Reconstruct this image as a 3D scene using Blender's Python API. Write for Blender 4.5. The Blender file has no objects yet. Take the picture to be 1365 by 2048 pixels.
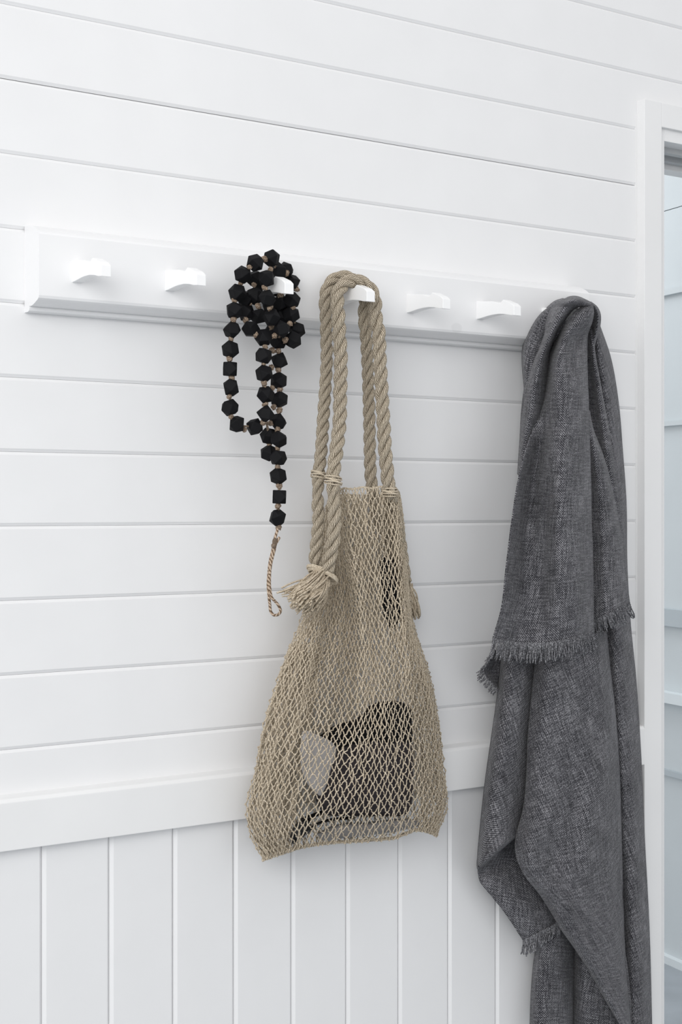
import bpy, bmesh, math, random
import numpy as np
from mathutils import Vector

# ------------------------------------------------------------------ camera, light, exposure
SC = bpy.context.scene
COL = SC.collection
F_PX, YAW, DIST, HORIZ, EYE = 2944.5, 0.590155, 2.27284, 1015.3, 1.35
SN, CS = math.sin(YAW), math.cos(YAW)
CAM = np.array([-DIST * SN, -DIST * CS, EYE])
cam_d = bpy.data.cameras.new('camera')
cam_d.sensor_fit = 'HORIZONTAL'
cam_d.sensor_width = 24.0
cam_d.lens = F_PX / 1365 * 24.0
cam_d.shift_y = (HORIZ - 1024) / 1365
cam_d.clip_start = 0.05
cam_o = bpy.data.objects.new('camera', cam_d)
COL.objects.link(cam_o)
cam_o.location = CAM
cam_o.rotation_euler = (math.pi / 2, 0, -YAW)
SC.camera = cam_o

SC.view_settings.view_transform = 'Standard'
SC.view_settings.look = 'None'
SC.view_settings.gamma = 1.0
SC.view_settings.exposure = 0.0
SC.view_settings.use_curve_mapping = False

world = bpy.data.worlds.new('overcast_daylight')
SC.world = world
world.use_nodes = True
wb = world.node_tree.nodes['Background']
wb.inputs['Color'].default_value = (0.985, 0.99, 1.0, 1)
wb.inputs['Strength'].default_value = 0.89


def area_light(name, loc, target, sx, sy, power, color):
    d = bpy.data.lights.new(name, 'AREA')
    d.shape = 'RECTANGLE'
    d.size, d.size_y, d.energy, d.color = sx, sy, power, color
    o = bpy.data.objects.new(name, d)
    COL.objects.link(o)
    o.location = loc
    o.rotation_euler = (Vector(target) - Vector(loc)).to_track_quat('-Z', 'Y').to_euler()
    return o


area_light('window_daylight', (-3.1, -2.8, 2.45), (-0.3, 0.0, 1.45), 2.6, 2.0, 86, (1.0, 0.995, 0.985))
area_light('far_room_daylight', (1.6, 2.6, 2.5), (1.5, 1.2, 0.9), 0.9, 0.9, 17, (0.88, 0.95, 1.0))


# ------------------------------------------------------------------ measuring helpers
def _ray(px, py):
    u = (np.asarray(px, float) - 682.5) / F_PX
    v = (HORIZ - np.asarray(py, float)) / F_PX
    u, v = np.broadcast_arrays(u, v)
    return np.stack([SN + u * CS, CS - u * SN, v], -1)


def at(px, py, off):
    """point at a given distance off the wall (metres) seen at a photo pixel"""
    r = _ray(px, py)
    t = (-np.asarray(off, float) - CAM[1]) / r[..., 1]
    return CAM + t[..., None] * r


def herm(x, xp, fp):
    """smooth interpolation through control rows; fp has shape (n, ...)"""
    x = np.asarray(x, float)
    xp = np.asarray(xp, float)
    fp = np.asarray(fp, float)
    n = len(xp)
    d = np.diff(fp, axis=0) / np.diff(xp).reshape((-1,) + (1,) * (fp.ndim - 1))
    m = np.zeros_like(fp)
    m[0], m[-1] = d[0], d[-1]
    if n > 2:
        h = np.diff(xp).reshape((-1,) + (1,) * (fp.ndim - 1))
        m[1:-1] = (d[:-1] * h[1:] + d[1:] * h[:-1]) / (h[1:] + h[:-1])
        flip = d[:-1] * d[1:] <= 0
        m[1:-1] = np.where(flip, m[1:-1] * 0.4, m[1:-1])
    i = np.clip(np.searchsorted(xp, x, side='right') - 1, 0, n - 2)
    h = xp[i + 1] - xp[i]
    sh = x.shape + (1,) * (fp.ndim - 1)
    t = ((x - xp[i]) / h).reshape(sh)
    h = h.reshape(sh)
    return ((2 * t**3 - 3 * t**2 + 1) * fp[i] + (t**3 - 2 * t**2 + t) * h * m[i]
            + (-2 * t**3 + 3 * t**2) * fp[i + 1] + (t**3 - t**2) * h * m[i + 1])


RNG = np.random.default_rng(7)
random.seed(7)


class MB:
    """collects grids, tubes and lumps and links them as one mesh object"""
    def __init__(self):
        self.v, self.f, self.uv, self.n = [], [], [], 0

    def add(self, v, f, uv=None):
        v = np.asarray(v, float).reshape(-1, 3)
        self.v.append(v)
        for q in f if isinstance(f, list) else [f]:
            self.f.append((np.asarray(q, int) + self.n))
        self.uv.append(np.zeros((len(v), 2)) if uv is None else np.asarray(uv, float).reshape(-1, 2))
        self.n += len(v)

    def grid(self, P, uv=None, flip=False):
        a, b = P.shape[:2]
        idx = np.arange(a * b).reshape(a, b)
        q = np.stack([idx[:-1, :-1], idx[:-1, 1:], idx[1:, 1:], idx[1:, :-1]], -1).reshape(-1, 4)
        if flip:
            q = q[:, ::-1]
        self.add(P.reshape(-1, 3), q, None if uv is None else uv.reshape(-1, 2))

    def tube(self, path, r, sides=8, twist=0.0, caps=True):
        path = np.asarray(path, float)
        n = len(path)
        r = np.broadcast_to(np.asarray(r, float), (n,))
        T = np.gradient(path, axis=0)
        T /= np.linalg.norm(T, axis=1)[:, None] + 1e-12
        N, B = frames(T)
        s = np.concatenate([[0], np.cumsum(np.linalg.norm(np.diff(path, axis=0), axis=1))])
        k = np.arange(sides + 1) / sides
        th = 2 * math.pi * k[None, :] + twist * s[:, None]
        P = path[:, None] + r[:, None, None] * (np.cos(th)[..., None] * N[:, None] + np.sin(th)[..., None] * B[:, None])
        uv = np.stack(np.broadcast_arrays(k[None, :], s[:, None]), -1)
        self.grid(P, uv)
        if caps:
            base = self.n - n * (sides + 1)
            for row, rev in ((0, False), (n - 1, True)):
                ring = list(range(base + row * (sides + 1), base + row * (sides + 1) + sides))
                self.f.append(np.array([ring if rev else ring[::-1]]))

    def lumps(self, C, R, jitter=0.15, rot=True, sub=1):
        V, Fc = ico(sub)
        C = np.asarray(C, float)
        m = len(C)
        R = np.broadcast_to(np.asarray(R, float), (m, 3)) if np.ndim(R) else np.full((m, 3), R)
        A = V[None] * (1 + jitter * RNG.normal(size=(m, len(V), 1)))
        A = A * R[:, None, :]
        if rot:
            q = RNG.normal(size=(m, 4))
            q /= np.linalg.norm(q, axis=1)[:, None]
            A = np.einsum('mij,mkj->mki', quat(q), A)
        A = A + C[:, None]
        f = (Fc[None] + (np.arange(m) * len(V))[:, None, None]).reshape(-1, 3)
        self.add(A.reshape(-1, 3), f, np.tile(V[:, :2], (m, 1)))

    def build(self, name, mat, parent=None, smooth=True):
        V = np.concatenate(self.v)
        UV = np.concatenate(self.uv)
        me = bpy.data.meshes.new(name)
        faces = []
        for f in self.f:
            faces.extend(f.tolist())
        me.from_pydata(V.tolist(), [], faces)
        ul = me.uv_layers.new(name='UVMap')
        li = np.empty(len(me.loops), dtype=np.int32)
        me.loops.foreach_get('vertex_index', li)
        ul.data.foreach_set('uv', UV[li].astype(np.float32).ravel())
        if smooth:
            me.polygons.foreach_set('use_smooth', np.ones(len(me.polygons), dtype=bool))
        me.materials.append(mat)
        me.update()
        return link(name, me, parent)


def link(name, me, parent=None):
    o = bpy.data.objects.new(name, me)
    COL.objects.link(o)
    if parent is not None:
        o.parent = parent
    return o


def frames(T):
    n = len(T)
    N = np.zeros_like(T)
    a = np.array([0., -1., 0.]) if abs(T[0][1]) < 0.9 else np.array([1., 0., 0.])
    N[0] = a - T[0] * a.dot(T[0])
    N[0] /= np.linalg.norm(N[0])
    for i in range(1, n):
        v = N[i - 1] - T[i] * N[i - 1].dot(T[i])
        N[i] = v / (np.linalg.norm(v) + 1e-12)
    return N, np.cross(T, N)


def quat(q):
    w, x, y, z = q.T
    return np.stack([np.stack([1 - 2 * (y*y + z*z), 2 * (x*y - z*w), 2 * (x*z + y*w)], -1),
                     np.stack([2 * (x*y + z*w), 1 - 2 * (x*x + z*z), 2 * (y*z - x*w)], -1),
                     np.stack([2 * (x*z - y*w), 2 * (y*z + x*w), 1 - 2 * (x*x + y*y)], -1)], 1)


_ico = {}


def ico(sub):
    if sub not in _ico:
        bm = bmesh.new()
        bmesh.ops.create_icosphere(bm, subdivisions=sub, radius=1)
        bm.verts.ensure_lookup_table()
        _ico[sub] = (np.array([v.co[:] for v in bm.verts]), np.array([[v.index for v in f.verts] for f in bm.faces]))
        bm.free()
    return _ico[sub]


def tag(o, label=None, cat=None, group=None, kind=None):
    if label: o['label'] = label
    if cat: o['category'] = cat
    if group: o['group'] = group
    if kind: o['kind'] = kind
    return o


def empty(name, loc):
    o = bpy.data.objects.new(name, None)
    o.empty_display_size = 0.05
    COL.objects.link(o)
    o.location = tuple(float(c) for c in loc)
    return o


def parent_keep(child, par):
    child.parent = par
    child.matrix_parent_inverse.identity()
    child.location = Vector(child.location) - Vector(par.location)


def prism(name, prof, x0, x1, mat, parent=None, bevel=0.0, axis='X', seg=2):
    """profile (off, z) swept along X, or (off, x) swept along Z when axis is 'Z'"""
    bm = bmesh.new()
    if axis == 'X':
        a = [bm.verts.new((x0, -p[0], p[1])) for p in prof]
        b = [bm.verts.new((x1, -p[0], p[1])) for p in prof]
    else:
        a = [bm.verts.new((p[1], -p[0], x0)) for p in prof]
        b = [bm.verts.new((p[1], -p[0], x1)) for p in prof]
    n = len(prof)
    for i in range(n):
        bm.faces.new((a[i], a[(i + 1) % n], b[(i + 1) % n], b[i]))
    bm.faces.new(a[::-1])
    bm.faces.new(b)
    bmesh.ops.recalc_face_normals(bm, faces=bm.faces)
    if bevel:
        bmesh.ops.bevel(bm, geom=list(bm.edges), offset=bevel, segments=seg, affect='EDGES', clamp_overlap=True, profile=0.6)
    me = bpy.data.meshes.new(name)
    bm.to_mesh(me)
    bm.free()
    me.materials.append(mat)
    return link(name, me, parent)


def box(name, lo, hi, mat, parent=None, bevel=0.0):
    return prism(name, [(-lo[1], lo[2]), (-hi[1], lo[2]), (-hi[1], hi[2]), (-lo[1], hi[2])], lo[0], hi[0], mat, parent, bevel)


# ------------------------------------------------------------------ materials
class NT:
    def __init__(self, name):
        self.m = bpy.data.materials.new(name)
        self.m.use_nodes = True
        self.t = self.m.node_tree
        self.b = self.t.nodes['Principled BSDF']

    def n(self, typ, **kw):
        x = self.t.nodes.new(typ)
        for k, v in kw.items():
            if k in x.inputs.keys():
                x.inputs[k].default_value = v
            else:
                setattr(x, k, v)
        return x

    def l(self, a, b):
        self.t.links.new(a, b)

    def math(self, op, a, b=None, c=None):
        x = self.n('ShaderNodeMath', operation=op)
        for i, v in enumerate((a, b, c)):
            if v is None: continue
            if hasattr(v, 'links'): self.l(v, x.inputs[i])
            else: x.inputs[i].default_value = v
        return x.outputs[0]

    def ramp(self, fac, stops):
        r = self.n('ShaderNodeValToRGB')
        e = r.color_ramp.elements
        e[0].position, e[0].color = stops[0][0], tuple(stops[0][1]) + (1,)
        e[1].position, e[1].color = stops[1][0], tuple(stops[1][1]) + (1,)
        for p, c in stops[2:]:
            x = e.new(p)
            x.color = tuple(c) + (1,)
        self.l(fac, r.inputs[0])
        return r.outputs[0]

    def bump(self, h, strength, dist):
        b = self.n('ShaderNodeBump')
        b.inputs['Strength'].default_value = strength
        b.inputs['Distance'].default_value = dist
        self.l(h, b.inputs['Height'])
        self.l(b.outputs[0], self.b.inputs['Normal'])


def paint(name, col, rough=0.42, var=0.015, smudge=None):
    k = NT(name)
    tc = k.n('ShaderNodeTexCoord')
    ns = k.n('ShaderNodeTexNoise')
    ns.inputs['Scale'].default_value = 9
    ns.inputs['Detail'].default_value = 4
    k.l(tc.outputs['Object'], ns.inputs['Vector'])
    lo = tuple(c * (1 - var) for c in col)
    hi = tuple(min(1, c * (1 + var)) for c in col)
    c = k.ramp(ns.outputs['Fac'], [(0.3, lo), (0.7, hi)])
    if smudge:
        geo = k.n('ShaderNodeNewGeometry')
        mp = k.n('ShaderNodeMapping', vector_type='POINT')
        mp.inputs['Location'].default_value = [-s / r for s, r in zip(smudge[0], smudge[1])]
        mp.inputs['Scale'].default_value = [1 / r for r in smudge[1]]
        k.l(geo.outputs['Position'], mp.inputs['Vector'])
        ln = k.n('ShaderNodeVectorMath', operation='LENGTH')
        k.l(mp.outputs[0], ln.inputs[0])
        mk = k.ramp(ln.outputs['Value'], [(0.75, (1, 1, 1)), (1.0, (0, 0, 0))])
        mx = k.n('ShaderNodeMixRGB')
        k.l(mk, mx.inputs['Fac'])
        k.l(c, mx.inputs['Color1'])
        mx.inputs['Color2'].default_value = tuple(x * 0.93 for x in col) + (1,)
        c = mx.outputs[0]
    k.l(c, k.b.inputs['Base Color'])
    k.b.inputs['Roughness'].default_value = rough
    n2 = k.n('ShaderNodeTexNoise')
    n2.inputs['Scale'].default_value = 160
    k.l(tc.outputs['Object'], n2.inputs['Vector'])
    k.bump(n2.outputs['Fac'], 0.05, 0.001)
    return k.m


def yarn(name, dark, mid, light, strands=0.0, slope=0.0, rough=0.9, bump=0.5, scale=420):
    """natural fibre; strands>0 draws yarn lines in the tube's own UV (u round, v metres along)"""
    k = NT(name)
    tc = k.n('ShaderNodeTexCoord')
    ns = k.n('ShaderNodeTexNoise')
    ns.inputs['Scale'].default_value = scale
    ns.inputs['Detail'].default_value = 3
    k.l(tc.outputs['Object'], ns.inputs['Vector'])
    h = ns.outputs['Fac']
    if strands:
        uv = k.n('ShaderNodeUVMap')
        sp = k.n('ShaderNodeSeparateXYZ')
        k.l(uv.outputs[0], sp.inputs[0])
        nd = k.n('ShaderNodeTexNoise')
        nd.inputs['Scale'].default_value = 130
        nd.inputs['Detail'].default_value = 2
        k.l(tc.outputs['Object'], nd.inputs['Vector'])
        ph = k.math('ADD', k.math('MULTIPLY', sp.outputs[0], strands), k.math('MULTIPLY', sp.outputs[1], slope))
        ph = k.math('ADD', ph, k.math('MULTIPLY', nd.outputs['Fac'], 1.6))
        w = k.math('SINE', k.math('MULTIPLY', ph, 2 * math.pi))
        w = k.math('MULTIPLY_ADD', w, 0.5, 0.5)
        h = k.math('ADD', k.math('MULTIPLY', w, 0.62), k.math('MULTIPLY', ns.outputs['Fac'], 0.38))
    c = k.ramp(h, [(0.22, dark), (0.75, light), (0.48, mid)])
    k.l(c, k.b.inputs['Base Color'])
    k.b.inputs['Roughness'].default_value = rough
    k.b.inputs['Specular IOR Level'].default_value = 0.15
    k.bump(h, bump, 0.0012)
    return k.m


def linen(name):
    k = NT(name)
    uv = k.n('ShaderNodeUVMap')
    tc = k.n('ShaderNodeTexCoord')

    def stretched(sx, sy, detail=3):
        mp = k.n('ShaderNodeMapping')
        mp.inputs['Scale'].default_value = (sx, sy, 1)
        k.l(uv.outputs[0], mp.inputs['Vector'])
        n = k.n('ShaderNodeTexNoise')
        n.inputs['Scale'].default_value = 1
        n.inputs['Detail'].default_value = detail
        k.l(mp.outputs[0], n.inputs['Vector'])
        return n.outputs['Fac']
    wob = stretched(60, 60, 2)
    sp = k.n('ShaderNodeSeparateXYZ')
    k.l(uv.outputs[0], sp.inputs[0])
    fq = 2 * math.pi / 0.0036
    wv = k.math('MULTIPLY', wob, 5.0)
    a = k.math('SINE', k.math('ADD', k.math('MULTIPLY', sp.outputs[0], fq), wv))
    b = k.math('SINE', k.math('ADD', k.math('MULTIPLY', sp.outputs[1], fq), wv))
    weave = k.math('MULTIPLY_ADD', k.math('MULTIPLY', a, b), 0.5, 0.5)
    warp = stretched(330, 30)
    weft = stretched(30, 330)
    grain = stretched(430, 430, 2)
    patch = stretched(16, 12, 4)
    s = k.math('ADD', k.math('MULTIPLY', weave, 0.54), k.math('MULTIPLY', warp, 0.52))
    s = k.math('ADD', s, k.math('MULTIPLY', weft, 0.44))
    s = k.math('ADD', s, k.math('MULTIPLY', grain, 0.75))
    s = k.math('ADD', s, k.math('MULTIPLY', patch, 0.26))
    s = k.math('ADD', s, -0.755)
    c = k.ramp(s, [(0.18, (0.011, 0.011, 0.0135)), (0.84, (0.36, 0.355, 0.375)), (0.50, (0.060, 0.0595, 0.067))])
    k.l(c, k.b.inputs['Base Color'])
    k.b.inputs['Roughness'].default_value = 0.92
    k.b.inputs['Specular IOR Level'].default_value = 0.12
    k.b.inputs['Sheen Weight'].default_value = 0.12
    k.bump(k.math('ADD', weave, grain), 0.3, 0.0010)
    return k.m


def plain(name, col, rough=0.6, spec=0.3, var=0.12, scale=60, bump=0.15):
    k = NT(name)
    tc = k.n('ShaderNodeTexCoord')
    ns = k.n('ShaderNodeTexNoise')
    ns.inputs['Scale'].default_value = scale
    ns.inputs['Detail'].default_value = 4
    k.l(tc.outputs['Object'], ns.inputs['Vector'])
    c = k.ramp(ns.outputs['Fac'], [(0.3, tuple(x * (1 - var) for x in col)), (0.7, tuple(min(1, x * (1 + var)) for x in col))])
    k.l(c, k.b.inputs['Base Color'])
    k.b.inputs['Roughness'].default_value = rough
    k.b.inputs['Specular IOR Level'].default_value = spec
    k.bump(ns.outputs['Fac'], bump, 0.002)
    return k.m


WHITE = (0.80, 0.80, 0.805)
M_wall = paint('white_wall_paint', WHITE)
M_trim = paint('white_trim_paint', (0.80, 0.80, 0.80), 0.36)
sm = at(914, 656, 0.0504)
M_rack = paint('white_rack_paint', (0.82, 0.82, 0.825), 0.36, smudge=(sm, (0.012, 0.02, 0.009)))
M_hook = paint('glossy_white_hook_paint', (0.90, 0.90, 0.90), 0.28)
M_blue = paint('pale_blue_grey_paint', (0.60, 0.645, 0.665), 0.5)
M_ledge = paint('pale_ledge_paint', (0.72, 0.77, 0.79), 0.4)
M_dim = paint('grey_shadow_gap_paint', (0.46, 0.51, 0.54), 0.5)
M_track = paint('grey_track_metal', (0.42, 0.43, 0.44), 0.4)
M_floor = plain('grey_stone_floor', (0.34, 0.37, 0.40), 0.5, 0.3, 0.1, 7, 0.05)
M_bead = plain('matt_black_bead', (0.0055, 0.0055, 0.0065), 0.66, 0.16, 0.1, 90, 0.05)
M_jute = yarn('brown_jute', (0.05, 0.032, 0.022), (0.22, 0.16, 0.115), (0.50, 0.41, 0.32), scale=520, bump=0.8)
M_cord = yarn('jute_cord', (0.13, 0.085, 0.055), (0.36, 0.265, 0.19), (0.58, 0.46, 0.355), strands=2, slope=160, bump=0.8)
M_net = yarn('hemp_netting', (0.20, 0.16, 0.11), (0.48, 0.405, 0.305), (0.74, 0.65, 0.52), scale=500, bump=0.5)
M_rope = yarn('hemp_rope', (0.085, 0.065, 0.042), (0.42, 0.35, 0.26), (0.74, 0.65, 0.52), strands=12, slope=215, bump=1.0)
M_tie = yarn('pale_hemp_tie', (0.30, 0.24, 0.17), (0.55, 0.47, 0.36), (0.74, 0.66, 0.54), scale=600, bump=0.6)
M_linen = linen('charcoal_linen')
M_fringe = yarn('charcoal_fringe', (0.035, 0.035, 0.040), (0.125, 0.125, 0.135), (0.44, 0.44, 0.46), scale=500, bump=0.5)
M_dark = plain('dark_plum_cloth', (0.032, 0.026, 0.029), 0.6, 0.25, 0.3, 40, 0.3)
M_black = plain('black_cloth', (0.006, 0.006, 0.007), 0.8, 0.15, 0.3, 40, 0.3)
M_paper = plain('grey_white_paper', (0.40, 0.385, 0.38), 0.7, 0.2, 0.05, 20, 0.1)
M_felt = plain('mid_grey_felt', (0.25, 0.24, 0.235), 0.9, 0.1, 0.1, 80, 0.3)
M_lens = plain('glossy_black_plastic', (0.006, 0.006, 0.007), 0.2, 0.5, 0.05, 20, 0.0)

# ------------------------------------------------------------------ the wall with its boards
Z8, P = 1.3254, 0.1
X_LEFT, X_ARCH = -1.35, 0.6362
wall = box('wall_back', (X_LEFT, 0.0125, 0.0), (0.69, 0.10, 2.62), M_wall)
tag(wall, kind='structure')
over = box('wall_back_over_doorway', (0.69, 0.0125, 2.10), (2.9, 0.10, 2.62), M_wall)
over.name = 'wall_back_lintel'
tag(over, kind='structure')


def plank_mesh(x0, x1):
    h = P - 0.0003
    c, d = 0.0042, 0.0028
    prof = [(-0.0125, 0.0), (-d, 0.0), (0, c), (0, h - c), (-d, h), (-0.0125, h)]
    return prism('plank', prof, x0, x1, M_wall)


base_plank = plank_mesh(X_LEFT, X_ARCH - 0.003)
k_lo, k_hi = -5, 12
long_plank = plank_mesh(X_LEFT, 2.9)
for i in range(k_lo, k_hi + 1):
    z = Z8 + (7 - i) * P
    if z < 0.90 or z > 2.53:
        continue
    src = base_plank if z < 2.02 else long_plank
    o = link('plank', src.data, wall)
    o.location = (0, 0, z)
    if i == 2:
        o.scale = (1, 1, 0.9925)      # the one board with an open joint above it
bpy.data.objects.remove(base_plank)
bpy.data.objects.remove(long_plank)
# narrow scribe strip where the boards stop at the door trim
sc_ = box('trim_1', (X_ARCH - 0.0035, -0.0008, 0.0), (X_ARCH + 0.002, 0.012, 2.05), M_trim)
tag(sc_, kind='structure')

# vertical boards under the dado
prof = [(-0.0125, 0.0), (-0.0038, 0.0), (0, 0.0052), (0, P - 0.0045), (-0.0038, P - 0.0006), (-0.0125, P - 0.0006)]
vb = prism('panel_board', prof, 0.0, 0.905, M_wall, axis='Z')
g0 = -0.4883
i = -9
while g0 + i * P < X_ARCH - 0.005:
    x = g0 + i * P
    if x + P > X_ARCH:
        w = X_ARCH - 0.003 - x
        pr = [(-0.0125, 0.0), (-0.0045, 0.0), (0, 0.005), (0, w), (-0.0125, w)]
        o = prism('panel_board', pr, 0.0, 0.905, M_wall, wall, axis='Z')
    else:
        o = link('panel_board', vb.data, wall)
    o.location = (x, 0, 0)
    i += 1
bpy.data.objects.remove(vb)

dado = prism('trim_2', [(-0.002, 0.894), (0.0185, 0.894), (0.0185, 0.958), (0.0155, 0.9625), (0.0, 0.966), (-0.002, 0.966)],
             X_LEFT, X_ARCH + 0.0005, M_trim, bevel=0.0012)
tag(dado, kind='structure')
base = box('baseboard_back', (X_LEFT, -0.018, 0.0), (X_ARCH, 0.0, 0.12), M_trim, bevel=0.002)
tag(base, kind='structure')

side = box('wall_right_light_blocker', (2.9, -4.8, 0.0), (3.0, 0.0125, 2.62), M_wall)  # unseen side wall, added to cut ambient light from the right
tag(side, kind='structure')

# doorway: architrave, jamb, track
door = empty('door_1', (0.64, 0, 0))
tag(door, kind='structure')


def dpart(o):
    parent_keep(o, door)
    return o


A_OFF = 0.0186
dpart(box('architrave', (X_ARCH, -A_OFF, 0), (0.6795, 0.004, 2.0755), M_trim, bevel=0.0012))
dpart(box('architrave', (0.6795, -A_OFF, 2.0315), (2.0, 0.004, 2.0755), M_trim, bevel=0.0012))
dpart(box('jamb', (0.676, -A_OFF + 0.008, 0), (0.694, 0.125, 2.032), M_trim, bevel=0.0008))
dpart(box('jamb', (0.694, -A_OFF + 0.008, 2.010), (2.0, 0.125, 2.032), M_trim, bevel=0.0008))
dpart(box('door_track', (0.694, 0.02, 2.000), (2.0, 0.034, 2.010), M_track))
dpart(box('door_track', (0.694, 0.060, 1.998), (2.0, 0.074, 2.010), M_track))
dpart(box('door_stop', (0.694, 0.085, 1.990), (2.0, 0.118, 2.011), M_trim, bevel=0.001))

# floor and the room beyond the doorway
fl = box('floor', (-4.5, -5.0, -0.06), (5.5, 4.0, 0.0), M_floor)
tag(fl, kind='structure')

ang = math.radians(81)
ux, uy = math.cos(ang), math.sin(ang)          # direction along the far wall, away from the doorway
far_pt = None


def at_depth(px, py, depth):
    u = (px - 682.5) / F_PX
    return CAM + depth * np.array([SN + u * CS, CS - u * SN, (HORIZ - py) / F_PX])


Pf = at_depth(1332, 1920, 4.39)


def far_box(name, s0, s1, n0, n1, z0, z1, mat, par=None):
    """box on the far wall; s runs towards the camera, n is proud of the wall"""
    t = np.array([-ux, -uy]); nn = np.array([-uy, ux])
    bm = bmesh.new()
    vs = []
    for z in (z0, z1):
        for s, n in ((s0, n0), (s1, n0), (s1, n1), (s0, n1)):
            p = Pf[:2] + t * s + nn * n
            vs.append(bm.verts.new((p[0], p[1], z)))
    for q in ((0, 1, 2, 3), (4, 5, 6, 7), (0, 1, 5, 4), (1, 2, 6, 5), (2, 3, 7, 6), (3, 0, 4, 7)):
        bm.faces.new([vs[j] for j in q])
    bmesh.ops.recalc_face_normals(bm, faces=bm.faces)
    me = bpy.data.meshes.new(name)
    bm.to_mesh(me)
    bm.free()
    me.materials.append(mat)
    return link(name, me, par)


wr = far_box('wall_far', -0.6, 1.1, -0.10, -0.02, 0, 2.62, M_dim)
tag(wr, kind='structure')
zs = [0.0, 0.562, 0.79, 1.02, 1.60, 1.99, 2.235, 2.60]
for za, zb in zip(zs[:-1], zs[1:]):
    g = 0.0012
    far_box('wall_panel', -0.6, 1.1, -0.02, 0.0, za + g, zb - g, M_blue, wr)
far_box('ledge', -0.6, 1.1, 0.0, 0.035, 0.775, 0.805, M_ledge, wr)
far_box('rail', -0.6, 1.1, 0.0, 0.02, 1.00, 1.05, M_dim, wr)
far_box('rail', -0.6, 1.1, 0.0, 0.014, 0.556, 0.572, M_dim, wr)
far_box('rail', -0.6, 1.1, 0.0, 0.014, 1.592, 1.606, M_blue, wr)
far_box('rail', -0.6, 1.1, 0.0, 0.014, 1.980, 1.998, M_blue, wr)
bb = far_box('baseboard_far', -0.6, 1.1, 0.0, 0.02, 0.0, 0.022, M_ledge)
tag(bb, kind='structure')

# ------------------------------------------------------------------ coat rack with seven hooks
RX0, RX1, ROFF = -0.5144, 0.472, 0.0504
rack = empty('coat_rack', (0, 0, 1.62))
tag(rack, 'long white moulded wooden coat rail with seven curved hooks on boarded wall', 'coat rack')
rp = [(0.0, 1.7305), (0.021, 1.7275), (0.030, 1.7255), (0.043, 1.7190), (0.0490, 1.7150), (ROFF, 1.7120),
      (ROFF, 1.6310), (0.0490, 1.6275), (0.0455, 1.6255), (0.040, 1.6237), (0.0335, 1.6215), (0.027, 1.6200),
      (0.0205, 1.6196), (0.0165, 1.6205), (0.0175, 1.6172), (0.0160, 1.6142), (0.011, 1.6128), (0.0, 1.6130)]
rb = prism('backboard', rp, RX0, RX1, M_rack)
parent_keep(rb, rack)
HP = [(0.0495, 1.6805), (0.0915, 1.6757), (0.1055, 1.6713), (0.1100, 1.6716), (0.1158, 1.6755), (0.1257, 1.6717), (0.1350, 1.6680),
      (0.1423, 1.6628), (0.1423, 1.6480), (0.1340, 1.6490), (0.1200, 1.6522), (0.1060, 1.6542), (0.0913, 1.6545), (0.080, 1.6541), (0.070, 1.6532),
      (0.060, 1.6522), (0.0495, 1.6517)]
HW = 0.0147
h0 = prism('hook', HP, 0.0, HW, M_hook, bevel=0.0009)
HX = [-0.4675 + 0.139 * j for j in range(7)]
for j in range(7):
    o = h0 if j == 0 else h0.copy()
    if j: COL.objects.link(o)
    o.location = (HX[j], 0, 0)
    parent_keep(o, rack)

# ------------------------------------------------------------------ black bead garland on the third hook
gar = empty('bead_garland', at(545, 560, 0.10))
tag(gar, 'long string of matt black faceted beads looped over the third hook', 'bead garland')
G0 = np.array(gar.location)
# cuboctahedron
cv = np.array([p for p in [(a, b, 0) for a in (-1, 1) for b in (-1, 1)] + [(a, 0, b) for a in (-1, 1) for b in (-1, 1)]
               + [(0, a, b) for a in (-1, 1) for b in (-1, 1)]], float) / math.sqrt(2)
bm = bmesh.new()
for c in cv * 0.0136:
    bm.verts.new(c)
bmesh.ops.convex_hull(bm, input=list(bm.verts))
bmesh.ops.dissolve_limit(bm, angle_limit=0.05, verts=list(bm.verts), edges=list(bm.edges))
bmesh.ops.recalc_face_normals(bm, faces=bm.faces)
bmesh.ops.bevel(bm, geom=list(bm.edges), offset=0.0007, segments=2, affect='EDGES', profile=0.5)
bead_me = bpy.data.meshes.new('bead')
bm.to_mesh(bead_me)
bm.free()
bead_me.materials.append(M_bead)


def cx(p, big=True):
    return (420 + p[0] / 4.877, 480 + p[1] / 4.877) if big else (480 + p[0] / 5.12, 860 + p[1] / 5.12)


beads = [(443, 222, .112), (602, 180, .095), (322, 338, .104), (440, 378, .082), (553, 375, .118), (668, 305, .080), (735, 298, .070),
         (800, 415, .070), (268, 515, .098), (345, 575, .078), (440, 545, .088), (560, 570, .122), (690, 615, .092), (800, 590, .106), (238, 690, .096),
         (358, 712, .080), (478, 745, .090), (602, 755, .118), (795, 725, .100), (400, 868, .098), (525, 950, .110), (700, 868, .122),
         (848, 880, .088), (812, 975, .104), (668, 990, .086),
         (645, 470, .074), (745, 655, .076), (700, 745, .084), (765, 820, .078), (600, 905, .080), (510, 480, .072), (600, 650, .082),
         (215, 878, .095), (200, 1068, .095), (197, 1258, .095), (207, 1440, .095), (197, 1635, .095), (263, 1795, .095), (437, 1822, .092),
         (525, 1130, .108), (678, 1178, .090), (530, 1303, .108), (672, 1372, .090), (545, 1507, .108), (680, 1557, .090), (545, 1695, .108), (665, 1772, .088)]
beads = [cx(b) + (b[2],) for b in beads] + [cx(b, False) + (b[2],) for b in
         [(295, 62, .082), (398, 95, .100), (298, 235, .080), (395, 285, .098), (393, 472, .096), (405, 685, .096), (387, 897, .096)]]
toward = CAM - at(520, 700, 0.1)
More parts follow.
